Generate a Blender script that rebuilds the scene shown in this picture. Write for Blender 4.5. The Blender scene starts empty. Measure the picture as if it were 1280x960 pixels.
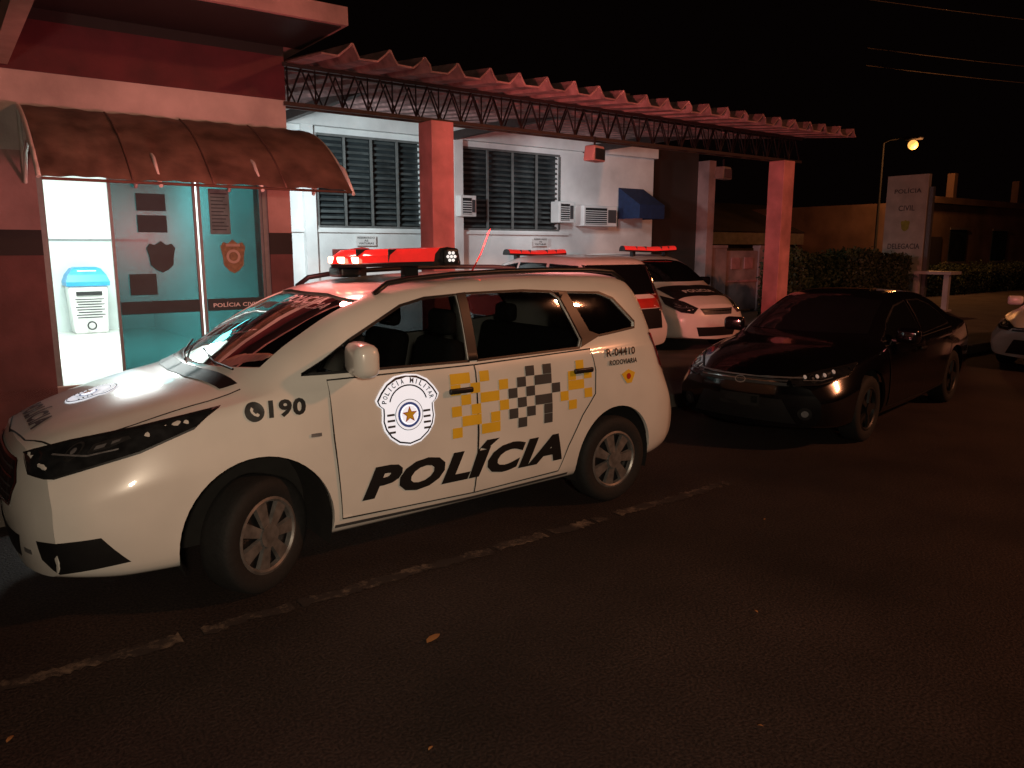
import bpy,bmesh,math,random
from mathutils import Vector,Matrix
from mathutils.bvhtree import BVHTree
random.seed(7)
S=bpy.context.scene
COL=S.collection
rad=math.radians
# ------------------------------------------------------------------ materials
def pm(name,col,rough=.5,metal=0,var=.15,scale=6,bump=0,bscale=60,coat=0,em=None,es=0,spec=.5):
    m=bpy.data.materials.new(name); m.use_nodes=True
    n=m.node_tree.nodes; l=m.node_tree.links; b=n['Principled BSDF']
    b.inputs['Roughness'].default_value=rough; b.inputs['Metallic'].default_value=metal
    b.inputs['Specular IOR Level'].default_value=spec
    b.inputs['Coat Weight'].default_value=coat; b.inputs['Coat Roughness'].default_value=.05
    tc=n.new('ShaderNodeTexCoord'); nz=n.new('ShaderNodeTexNoise'); nz.inputs['Scale'].default_value=scale
    nz.inputs['Detail'].default_value=5
    l.new(tc.outputs['Object'],nz.inputs['Vector'])
    mr=n.new('ShaderNodeMapRange'); mr.inputs['From Min'].default_value=.3; mr.inputs['From Max'].default_value=.7
    mr.inputs['To Min'].default_value=1-var; mr.inputs['To Max'].default_value=1+var*.3
    l.new(nz.outputs['Fac'],mr.inputs['Value'])
    mx=n.new('ShaderNodeVectorMath'); mx.operation='SCALE'; mx.inputs[0].default_value=col[:3]
    l.new(mr.outputs[0],mx.inputs['Scale']); l.new(mx.outputs[0],b.inputs['Base Color'])
    if bump:
        n2=n.new('ShaderNodeTexNoise'); n2.inputs['Scale'].default_value=bscale; n2.inputs['Detail'].default_value=4
        l.new(tc.outputs['Object'],n2.inputs['Vector'])
        bp=n.new('ShaderNodeBump'); bp.inputs['Strength'].default_value=bump; bp.inputs['Distance'].default_value=.01
        l.new(n2.outputs['Fac'],bp.inputs['Height']); l.new(bp.outputs[0],b.inputs['Normal'])
    if em: b.inputs['Emission Color'].default_value=(*em,1); b.inputs['Emission Strength'].default_value=es
    return m
def glassmat(name,tint,rough=.02,mixk=0):
    m=bpy.data.materials.new(name); m.use_nodes=True
    n=m.node_tree.nodes; l=m.node_tree.links; n.clear()
    o=n.new('ShaderNodeOutputMaterial'); t=n.new('ShaderNodeBsdfTransparent')
    tc=n.new('ShaderNodeTexCoord'); nz=n.new('ShaderNodeTexNoise'); nz.inputs['Scale'].default_value=1.5; l.new(tc.outputs['Object'],nz.inputs['Vector'])
    mr=n.new('ShaderNodeMapRange'); mr.inputs['To Min'].default_value=.7; mr.inputs['To Max'].default_value=1.2; l.new(nz.outputs['Fac'],mr.inputs[0])
    sc=n.new('ShaderNodeVectorMath'); sc.operation='SCALE'; sc.inputs[0].default_value=tint; l.new(mr.outputs[0],sc.inputs['Scale']); l.new(sc.outputs[0],t.inputs[0])
    g=n.new('ShaderNodeBsdfGlossy'); g.inputs['Roughness'].default_value=rough; g.inputs[0].default_value=(1,1,1,1)
    f=n.new('ShaderNodeFresnel'); f.inputs[0].default_value=1.5
    x=n.new('ShaderNodeMixShader'); l.new(f.outputs[0],x.inputs[0]); l.new(t.outputs[0],x.inputs[1]); l.new(g.outputs[0],x.inputs[2])
    out=x
    if mixk:
        d=n.new('ShaderNodeBsdfDiffuse'); d.inputs[0].default_value=(*[c*.9 for c in tint],1)
        y=n.new('ShaderNodeMixShader'); y.inputs[0].default_value=mixk
        l.new(x.outputs[0],y.inputs[1]); l.new(d.outputs[0],y.inputs[2]); out=y
    l.new(out.outputs[0],o.inputs[0])
    return m
M={}
M['white']=pm('white_paint',(.76,.74,.70),.28,0,.10,3,coat=.5)
M['black']=pm('black_plastic',(.012,.012,.013),.4,0,.2,12)
M['liner']=pm('wheel_well_lining',(.010,.009,.008),.9,0,.4,12)
M['blackpaint']=pm('black_car_paint',(.004,.004,.005),.16,0,.1,4,coat=.8)
M['gap']=pm('panel_gap',(.01,.01,.01),.8)
M['tyre']=pm('tyre_rubber',(.010,.010,.010),.8,0,.3,30,bump=.3,bscale=80)
M['silver']=pm('silver_rim',(.32,.31,.30),.4,.7,.4,20)
M['darkrim']=pm('dark_alloy_rim',(.05,.05,.05),.45,.7,.35,20)
M['chrome']=pm('chrome',(.6,.6,.6),.15,1,.05)
M['darkglass']=pm('dark_car_glass',(.006,.007,.008),.06,0,.1,2,coat=.5)
M['glass']=glassmat('tinted_window_glass',(.34,.36,.36))
M['lampglass']=pm('headlight_lens',(.03,.032,.035),.1,.3,.6,14,coat=1)
M['lampwhite']=pm('lamp_reflector',(.5,.5,.52),.3,.7,.3,30)
M['lampdim']=pm('lamp_chrome_dim',(.16,.16,.165),.3,.8,.5,25)
M['lampglint']=pm('lamp_glint_glow',(.8,.8,.8),.4,0,.5,40,em=(1,.85,.75),es=.10)  # slight glow painted for glints on headlights that are off
M['redlens']=pm('red_lens',(.45,.01,.01),.15,0,.3,20,coat=.7,em=(1,.035,.025),es=.6)
M['redtail']=pm('red_tail_lens',(.40,.01,.01),.15,0,.2,20,coat=1)
M['blacktxt']=pm('black_vinyl',(.01,.01,.011),.45,0,.1)
M['yellow']=pm('yellow_vinyl',(.85,.52,.03),.45,0,.1)
M['grey']=pm('grey_vinyl',(.06,.06,.063),.5,0,.15)
M['reflectglow']=pm('glowing_reflective_vinyl',(.85,.85,.85),.4,0,.05,em=(.85,.9,1),es=.62)  # glow stands in for flash light returned by the emblem
M['blue']=pm('glowing_blue_vinyl',(.06,.10,.32),.4,em=(.1,.2,.7),es=.1)  # faint glow put in for the emblem's returned light too
M['red']=pm('red_vinyl',(.50,.03,.02),.4)
M['seat']=pm('seat_fabric',(.045,.045,.047),.9,0,.3,30)
M['plate']=pm('plate_white',(.7,.7,.68),.4)
M['salmon']=pm('salmon_painted_concrete',(.60,.25,.245),.75,0,.4,3,bump=.2,bscale=40)
M['maroon']=pm('dark_maroon_painted_wall',(.14,.055,.055),.75,0,.45,3,bump=.2,bscale=40)
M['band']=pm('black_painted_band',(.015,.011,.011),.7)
M['redband']=pm('red_painted_band',(.10,.013,.02),.7,0,.4,3,bump=.2,bscale=30)
M['pinkWall']=pm('dusty_pink_plaster',(.44,.27,.255),.8,0,.45,2,bump=.25,bscale=30)
M['paleWall']=pm('pale_painted_plaster',(.54,.45,.43),.8,0,.35,2,bump=.25,bscale=30)
M['whiteWall']=pm('white_plaster_wall',(.74,.77,.76),.8,0,.28,1.3,bump=.3,bscale=30)
M['roof']=pm('fibre_cement_roof',(.32,.18,.17),.85,0,.6,5,bump=.4,bscale=40)
M['truss']=pm('rusty_steel',(.035,.022,.02),.6,.3,.3,20)
M['interior']=pm('interior_white_wall',(.8,.84,.82),.6,0,.05,2)
M['tile']=pm('interior_tile',(.62,.7,.68),.3,0,.06,4)
M['floor']=pm('interior_floor_tile',(.66,.68,.64),.25,0,.12,4)
M['metal']=pm('aluminium_frame',(.20,.22,.22),.5,.4,.15,20)
M['teal']=glassmat('teal_door_glass',(.15,.34,.35),rough=.35,mixk=.06)
M['tealdark']=pm('dark_teal_mark',(.018,.045,.05),.6,0,.3,6)
M['tealpale']=pm('faded_paper_notice',(.16,.24,.24),.7,0,.4,9)
M['windark']=pm('unlit_window_pane',(.025,.033,.036),.15,0,.5,2)
M['winframe']=pm('window_frame_steel',(.17,.18,.175),.5,.2,.3,8)
M['louvre']=pm('window_louvre_glass',(.085,.10,.10),.35,.1,.6,3)
M['bluef']=pm('blue_fabric',(.008,.025,.085),.8,0,.3,10)
M['awn']=pm('brown_polycarbonate',(.36,.21,.16),.5,0,.55,4,bump=.2,bscale=20)
M['awnseam']=pm('awning_seam',(.14,.07,.055),.6,0,.3,9)
M['awnrib']=pm('awning_white_metal',(.70,.64,.60),.5,.1)
M['sign']=pm('sign_panel',(.50,.48,.41),.6,0,.25,3)
M['crest']=pm('crest_yellow_green',(.35,.36,.05),.5,0,.3,9)
M['goldv']=pm('gold_badge',(.22,.15,.07),.5,.1,.5,30)
M['binblue']=pm('blue_plastic_lid',(.03,.30,.6),.4)
M['sodium']=pm('sodium_lamp_lens',(1,.6,.2),.4,em=(1,.40,.09),es=1.55)
M['concrete']=pm('grey_concrete',(.16,.13,.115),.85,0,.3,5,bump=.4,bscale=50)
M['kerb']=pm('kerb_concrete',(.16,.14,.12),.85,0,.4,3,bump=.5,bscale=60)
M['pave']=pm('pavement_concrete',(.12,.10,.09),.85,0,.4,2,bump=.5,bscale=60)
M['house']=pm('ochre_house_wall',(.20,.12,.08),.85,0,.45,1,bump=.2,bscale=20)
M['housedark']=pm('shaded_house_wall',(.04,.03,.027),.85,0,.3,1)  # shade of the dark recess and back walls put into the colour
M['leaf']=pm('hedge_leaves',(.05,.07,.025),.6,0,.6,3)
M['dry']=pm('dry_leaf',(.35,.16,.05),.8)
M['wood']=pm('pale_weathered_beam',(.42,.33,.27),.8,0,.2,6)
M['led']=pm('led_cluster',(.7,.7,.7),.2,em=(1,.95,.9),es=.8)
M['hot']=pm('lit_red_led',(1,.2,.1),.2,em=(1,.34,.20),es=12)
def asphalt():
    m=bpy.data.materials.new('asphalt'); m.use_nodes=True
    n=m.node_tree.nodes; l=m.node_tree.links; b=n['Principled BSDF']
    tc=n.new('ShaderNodeTexCoord')
    a=n.new('ShaderNodeTexNoise'); a.inputs['Scale'].default_value=70; a.inputs['Detail'].default_value=6
    c=n.new('ShaderNodeTexNoise'); c.inputs['Scale'].default_value=.7; c.inputs['Detail'].default_value=8; c.inputs['Roughness'].default_value=.6
    for x in (a,c): l.new(tc.outputs['Object'],x.inputs['Vector'])
    r=n.new('ShaderNodeValToRGB'); r.color_ramp.elements[0].position=.35; r.color_ramp.elements[0].color=(.013,.009,.008,1)
    r.color_ramp.elements[1].position=.7; r.color_ramp.elements[1].color=(.064,.044,.037,1)
    l.new(a.outputs['Fac'],r.inputs[0])
    mr=n.new('ShaderNodeMapRange'); mr.inputs['From Min'].default_value=.3; mr.inputs['From Max'].default_value=.7; mr.inputs['To Min'].default_value=.4; mr.inputs['To Max'].default_value=1.3
    l.new(c.outputs['Fac'],mr.inputs[0])
    s=n.new('ShaderNodeVectorMath'); s.operation='SCALE'; l.new(r.outputs[0],s.inputs[0]); l.new(mr.outputs[0],s.inputs['Scale'])
    l.new(s.outputs[0],b.inputs['Base Color']); b.inputs['Roughness'].default_value=.8; b.inputs['Specular IOR Level'].default_value=.3
    bp=n.new('ShaderNodeBump'); bp.inputs['Strength'].default_value=.8; bp.inputs['Distance'].default_value=.012
    l.new(a.outputs['Fac'],bp.inputs['Height']); l.new(bp.outputs[0],b.inputs['Normal'])
    return m
M['asphalt']=asphalt()
def wornpaint():
    m=bpy.data.materials.new('worn_road_paint'); m.use_nodes=True
    n=m.node_tree.nodes; l=m.node_tree.links; b=n['Principled BSDF']
    tc=n.new('ShaderNodeTexCoord')
    a=n.new('ShaderNodeTexNoise'); a.inputs['Scale'].default_value=3.2; a.inputs['Detail'].default_value=14; a.inputs['Roughness'].default_value=.85
    l.new(tc.outputs['Object'],a.inputs['Vector'])
    r=n.new('ShaderNodeValToRGB'); r.color_ramp.elements[0].position=.49; r.color_ramp.elements[0].color=(.028,.019,.016,1)
    r.color_ramp.elements[1].position=.62; r.color_ramp.elements[1].color=(.24,.18,.13,1)
    l.new(a.outputs['Fac'],r.inputs[0]); l.new(r.outputs[0],b.inputs['Base Color']); b.inputs['Roughness'].default_value=.85
    return m
M['line']=wornpaint()
# ------------------------------------------------------------------ helpers
def attach(o,parent,world=False):
    o.parent=parent
    if world: o.matrix_parent_inverse=Matrix.Translation(parent.location).inverted()
def thing(name,label,cat,loc=(0,0,0),rz=0,group=None):
    e=bpy.data.objects.new(name,None); COL.objects.link(e); e.location=loc; e.rotation_euler=(0,0,rz)
    e.empty_display_size=.2
    e['label']=label; e['category']=cat
    if group: e['group']=group
    return e
def mkobj(name,bm,mats,parent=None,world=False,smooth=False,sharp=None):
    me=bpy.data.meshes.new(name); bm.to_mesh(me); bm.free()
    for m in (mats if isinstance(mats,(list,tuple)) else [mats]): me.materials.append(m)
    if smooth:
        for p in me.polygons: p.use_smooth=True
        me.set_sharp_from_angle(angle=rad(sharp or 40))
    o=bpy.data.objects.new(name,me); COL.objects.link(o)
    if parent: attach(o,parent,world)
    return o
def top(o,label,cat,group=None):
    o['label']=label;o['category']=cat
    if group:o['group']=group
    return o
def addbox(bm,c,s,rot=None,mi=0,bev=0):
    r=bmesh.ops.create_cube(bm,size=1); vs=r['verts']
    bmesh.ops.scale(bm,vec=s,verts=vs)
    es=list({e for v in vs for e in v.link_edges})
    if bev:
        r=bmesh.ops.bevel(bm,geom=es,offset=bev,segments=3,affect='EDGES',profile=.5)
        vs=list({v for f in r['faces'] for v in f.verts}|set(v for v in vs if v.is_valid))
    fs={f for v in vs for f in v.link_faces}
    for f in fs: f.material_index=mi
    if rot: bmesh.ops.rotate(bm,matrix=rot,verts=vs,cent=(0,0,0))
    bmesh.ops.translate(bm,vec=c,verts=vs)
    return vs
def box(name,c,s,mat,parent=None,world=False,bev=0,rot=None):
    bm=bmesh.new(); addbox(bm,c,s,rot,0,bev)
    return mkobj(name,bm,mat,parent,world,smooth=bev>0)
def boxes(name,lst,mat,parent=None,world=False,bev=0):
    bm=bmesh.new()
    for it in lst:
        a,b=it[0],it[1]; mi=it[2] if len(it)>2 else 0
        addbox(bm,[(a[i]+b[i])/2 for i in range(3)],[abs(b[i]-a[i]) for i in range(3)],None,mi,bev)
    return mkobj(name,bm,mat,parent,world)
def addtube(bm,pts,r,seg=8,mi=0):
    pts=[Vector(p) for p in pts]; rings=[]
    for i,p in enumerate(pts):
        t=(pts[min(i+1,len(pts)-1)]-pts[max(i-1,0)]).normalized()
        a=t.cross(Vector((0,0,1)))
        if a.length<.05:a=t.cross(Vector((0,1,0)))
        a.normalize(); b=t.cross(a).normalized()
        rr=r[i] if isinstance(r,(list,tuple)) else r
        rings.append([bm.verts.new(p+a*rr*math.cos(k*2*math.pi/seg)+b*rr*math.sin(k*2*math.pi/seg)) for k in range(seg)])
    for i in range(len(rings)-1):
        for k in range(seg):
            f=bm.faces.new((rings[i][k],rings[i][(k+1)%seg],rings[i+1][(k+1)%seg],rings[i+1][k])); f.material_index=mi; f.smooth=True
    for rg in (rings[0],rings[-1]): 
        f=bm.faces.new(rg); f.material_index=mi
def tube(name,pts,r,mat,parent=None,world=False,seg=8):
    bm=bmesh.new(); addtube(bm,pts,r,seg); return mkobj(name,bm,mat,parent,world)
def prism(poly,axis,a,b):
    bm=bmesh.new()
    def mk(p,t):
        return (p[0],t,p[1]) if axis=='y' else (t,p[0],p[1])
    A=[bm.verts.new(mk(p,a)) for p in poly]; B=[bm.verts.new(mk(p,b)) for p in poly]
    n=len(poly); bm.faces.new(A); bm.faces.new(B)
    for i in range(n): bm.faces.new((A[i],A[(i+1)%n],B[(i+1)%n],B[i]))
    bmesh.ops.recalc_face_normals(bm,faces=bm.faces)
    me=bpy.data.meshes.new('c'); bm.to_mesh(me); bm.free(); return me
def pchip(keys):
    xs=[k[0] for k in keys]; ys=[k[1] for k in keys]; n=len(xs)
    h=[xs[i+1]-xs[i] for i in range(n-1)]; d=[(ys[i+1]-ys[i])/h[i] for i in range(n-1)]
    m=[0]*n; m[0]=d[0]; m[-1]=d[-1]
    for i in range(1,n-1):
        if d[i-1]*d[i]<=0: m[i]=0
        else:
            w1=2*h[i]+h[i-1]; w2=h[i]+2*h[i-1]; m[i]=(w1+w2)/(w1/d[i-1]+w2/d[i])
    def f(x):
        if x<=xs[0]: return ys[0]
        if x>=xs[-1]: return ys[-1]
        i=0
        while x>xs[i+1]: i+=1
        t=(x-xs[i])/h[i]
        return ((1+2*t)*(1-t)**2*ys[i]+t*(1-t)**2*h[i]*m[i]+t*t*(3-2*t)*ys[i+1]+t*t*(t-1)*h[i]*m[i+1])
    return f
def chaikin(p,it=2):
    for _ in range(it):
        q=[p[0]]
        for a,b in zip(p[:-1],p[1:]):
            q.append((a[0]*.75+b[0]*.25,a[1]*.75+b[1]*.25)); q.append((a[0]*.25+b[0]*.75,a[1]*.25+b[1]*.75))
        q.append(p[-1]); p=q
    return p
_tc={}
def textpolys(s,w,h,shear=0,bold=.02):
    k=(s,shear,bold)
    if k not in _tc:
        c=bpy.data.curves.new('t','FONT'); c.body=s; c.offset=bold; c.shear=shear; c.resolution_u=3; c.space_character=1+bold*1.9
        o=bpy.data.objects.new('t',c); COL.objects.link(o)
        dg=bpy.context.evaluated_depsgraph_get(); dg.update()
        me=bpy.data.meshes.new_from_object(o.evaluated_get(dg))
        P=[[(me.vertices[i].co.x,me.vertices[i].co.y) for i in f.vertices] for f in me.polygons]
        bpy.data.objects.remove(o); bpy.data.meshes.remove(me)
        _tc[k]=P
    P=_tc[k]
    xs=[v[0] for f in P for v in f]; ys=[v[1] for f in P for v in f]
    x0,x1,y0,y1=min(xs),max(xs),min(ys),max(ys)
    return [[((v[0]-(x0+x1)/2)/(x1-x0)*w,(v[1]-(y0+y1)/2)/(y1-y0)*h) for v in f] for f in P]
def off2(P,dx,dy,ang=0):
    c,s=math.cos(ang),math.sin(ang)
    return [[(a*c-b*s+dx,a*s+b*c+dy) for a,b in f] for f in P]
def rect(x0,y0,x1,y1): return [(x0,y0),(x1,y0),(x1,y1),(x0,y1)]
def circ(x,y,r,n=28,ry=None): return [(x+r*math.cos(2*math.pi*i/n),y+(ry or r)*math.sin(2*math.pi*i/n)) for i in range(n)]
def strip(pts,w,closed=False):
    n=len(pts); L=[];R=[]
    for i in range(n):
        if closed: a=pts[i-1];b=pts[(i+1)%n]
        else: a=pts[max(i-1,0)];b=pts[min(i+1,n-1)]
        t=Vector((b[0]-a[0],b[1]-a[1])).normalized(); nn=Vector((-t.y,t.x))*w/2
        L.append((pts[i][0]+nn.x,pts[i][1]+nn.y)); R.append((pts[i][0]-nn.x,pts[i][1]-nn.y))
    out=[]
    for i in range(n if closed else n-1):
        j=(i+1)%n; out.append([L[i],L[j],R[j],R[i]])
    return out
def surf(name,layers,O,U,V,D=None,bvh=None,parent=None,world=False,grid=.06,mirror=False):
    O,U,V=Vector(O),Vector(U).normalized(),Vector(V).normalized()
    D=Vector(D).normalized() if D is not None else -(U.cross(V))
    verts=[];faces=[];mi=[];mats=[]
    for polys,mat,off in layers:
        if mat not in mats: mats.append(mat)
        bm=bmesh.new()
        for p in polys:
            try: bm.faces.new([bm.verts.new((a,b,0)) for a,b in p])
            except: pass
        bmesh.ops.remove_doubles(bm,verts=bm.verts,dist=1e-5)
        bmesh.ops.triangulate(bm,faces=bm.faces)
        if bvh:
            for ax in (0,1):
                cs=[v.co[ax] for v in bm.verts]
                if not cs: continue
                k=math.floor(min(cs)/grid)+1
                while k*grid<max(cs):
                    co=[0,0,0];co[ax]=k*grid; no=[0,0,0];no[ax]=1
                    bmesh.ops.bisect_plane(bm,geom=bm.verts[:]+bm.edges[:]+bm.faces[:],plane_co=co,plane_no=no); k+=1
        bad=[]
        for v in bm.verts:
            p=O+U*v.co.x+V*v.co.y
            if bvh:
                hit=bvh.ray_cast(p-D*2.5,D)
                if hit[0] is None: bad.append(v); continue
                nn=hit[1]
                if nn.dot(D)>0: nn=-nn
                v.co=hit[0]+nn*off
            else: v.co=p-D*off
        if bad: bmesh.ops.delete(bm,geom=bad,context='VERTS')
        bm.verts.index_update(); base=len(verts)
        verts+=[tuple(v.co) for v in bm.verts]
        for f in bm.faces: faces.append([base+v.index for v in f.verts]); mi.append(mats.index(mat))
        bm.free()
    if mirror: verts=[(x,-y,z) for x,y,z in verts]
    me=bpy.data.meshes.new(name); me.from_pydata(verts,[],faces)
    for m in mats: me.materials.append(M[m])
    for p,k in zip(me.polygons,mi): p.material_index=k; p.use_smooth=bool(bvh)
    o=bpy.data.objects.new(name,me); COL.objects.link(o)
    if parent: attach(o,parent,world)
    return o
# ------------------------------------------------------------------ car builder
def shell_bm(P):
    F={k:pchip(P[k]) for k in ('top','belt','wm','wb','wt','bot','sweep')}
    L=P['L']; crown=P.get('crown',.06); X00=P.get('x0',0)
    xs=[X00]; x=X00
    while x<L-.001:
        st=.03 if (x<.35 or x>L-.6) else .05
        x=min(L,x+st); xs.append(x)
    def ring(x):
        t=F['top'](x); be=min(F['belt'](x),t-.08); bo=F['bot'](x); wm=F['wm'](x); wb=F['wb'](x); wt=F['wt'](x)
        zt=max(t-crown,be+.02)
        return chaikin([(0,bo-.03),(wm-.16,bo),(wm-.04,bo+.02),(wm,bo+(be-bo)*.28),(wm+.003,bo+(be-bo)*.62),(wm-.006,bo+(be-bo)*.72),
          (wb+.016,be-.035),(wb-.01,be+.005),((wb-.01+wt)/2+.018,(be+zt)/2),(wt+.006,zt),(wt*.84,t-.015),(wt*.4,t-.003),(0,t)])
    def deform(x,y,z):
        f=max(0,1-x/.9)**1.6
        dz=(z-P['nosez'])
        dx=f*(P['nk'][0]*(max(0,dz)/.4)**2+P['nk'][1]*(max(0,-dz)/.3)**2)
        dx+=F['sweep'](x)*(min(abs(y)/P['W'],1.05))**P.get('sp',2.2)
        g=max(0,(x-(L-.9))/.9)**2
        dx-=g*(P.get('rk',.16)*(abs(y)/P['W'])**2.4+.04*((z-.6)/.4)**2)
        return (x+dx,y,z)
    bm=bmesh.new(); R=[]
    for x in xs:
        r=ring(x); n=len(r)-1
        rg=[bm.verts.new(deform(x,0,r[0][1]))]
        rg+=[bm.verts.new(deform(x,-y,z)) for y,z in r[1:n]]
        rg.append(bm.verts.new(deform(x,0,r[n][1])))
        rg+=[bm.verts.new(deform(x,y,z)) for y,z in reversed(r[1:n])]
        R.append(rg)
    N=2*n
    for a,b in zip(R[:-1],R[1:]):
        for k in range(N): bm.faces.new((a[k],a[(k+1)%N],b[(k+1)%N],b[k]))
    MC=14
    for x,rg in ((X00,R[0]),(L,R[-1])):
        r=ring(x); rows=[[rg[0]]*(MC+1)]
        for i in range(1,n):
            y,z=r[i]; row=[rg[i]]
            for c in range(1,MC): row.append(bm.verts.new(deform(x,-y+2*y*c/MC,z)))
            row.append(rg[N-i]); rows.append(row)
        rows.append([rg[n]]*(MC+1))
        for a,b in zip(rows[:-1],rows[1:]):
            for c in range(MC):
                vs=[]
                for v in (a[c],a[c+1],b[c+1],b[c]):
                    if v not in vs: vs.append(v)
                if len(vs)>2: bm.faces.new(vs)
    bmesh.ops.recalc_face_normals(bm,faces=bm.faces)
    return bm
def wheel(car,x,y,side,r,steer=0,w=.2,style=0,rimmat='silver'):
    hub=bmesh.new(); 
    rr=bmesh.ops.create_cone(hub,cap_ends=True,segments=32,radius1=r*.62,radius2=r*.62,depth=w*.5)
    bmesh.ops.rotate(hub,matrix=Matrix.Rotation(rad(90),3,'X'),verts=hub.verts,cent=(0,0,0))
    h=mkobj('wheel',hub,M['black'],car); h.location=(x,y,r); h.rotation_euler=(0,0,(0 if side<0 else math.pi)+steer)
    prof=[(r*.64,-w*.42),(r*.70,-w*.5),(r*.86,-w*.52),(r*.95,-w*.47),(r*.99,-w*.38),(r,-w*.2),(r,w*.2),(r*.99,w*.38),(r*.9,w*.5),(r*.64,w*.45)]
    bm=bmesh.new(); seg=48; G=[]
    for k in range(seg):
        a=2*math.pi*k/seg; G.append([bm.verts.new((q*math.cos(a),t,q*math.sin(a))) for q,t in prof])
    for k in range(seg):
        for i in range(len(prof)-1): bm.faces.new((G[k][i],G[k][i+1],G[(k+1)%seg][i+1],G[(k+1)%seg][i]))
    mkobj('tyre',bm,M['tyre'],h,smooth=True,sharp=50)
    bm=bmesh.new()
    prof=[(r*.66,-w*.40),(r*.665,-w*.47),(r*.62,-w*.49),(r*.585,-w*.44),(r*.57,-w*.30)]
    G=[]
    for k in range(seg):
        a=2*math.pi*k/seg; G.append([bm.verts.new((q*math.cos(a),tt,q*math.sin(a))) for q,tt in prof])
    for k in range(seg):
        for i in range(len(prof)-1): bm.faces.new((G[k][i],G[k][i+1],G[(k+1)%seg][i+1],G[(k+1)%seg][i]))
    ns=7 if style==0 else 5
    for k in range(ns):
        a=2*math.pi*k/ns
        def pt(rr,da,yy): return (rr*math.cos(a+da),yy,rr*math.sin(a+da))
        wi,wo=(.36,.27) if style==0 else (.3,.2)
        A=[pt(r*.14,-wi*1.4,-w*.47),pt(r*.14,wi*1.4,-w*.47),pt(r*.6,wo*.75,-w*.44),pt(r*.6,-wo*.75,-w*.44)]
        B=[pt(r*.14,-wi*1.4,-w*.36),pt(r*.14,wi*1.4,-w*.36),pt(r*.6,wo*.95,-w*.33),pt(r*.6,-wo*.95,-w*.33)]
        A=[bm.verts.new(p) for p in A];B=[bm.verts.new(p) for p in B]
        bm.faces.new(A)
        for i in range(4): bm.faces.new((A[i],A[(i+1)%4],B[(i+1)%4],B[i]))
    q=bmesh.ops.create_cone(bm,cap_ends=True,segments=24,radius1=r*.17,radius2=r*.2,depth=w*.12)
    bmesh.ops.rotate(bm,matrix=Matrix.Rotation(rad(90),3,'X'),verts=q['verts'],cent=(0,0,0))
    bmesh.ops.translate(bm,vec=(0,-w*.46,0),verts=q['verts'])
    mkobj('rim',bm,M[rimmat],h,smooth=True,sharp=30)
    return h
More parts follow.
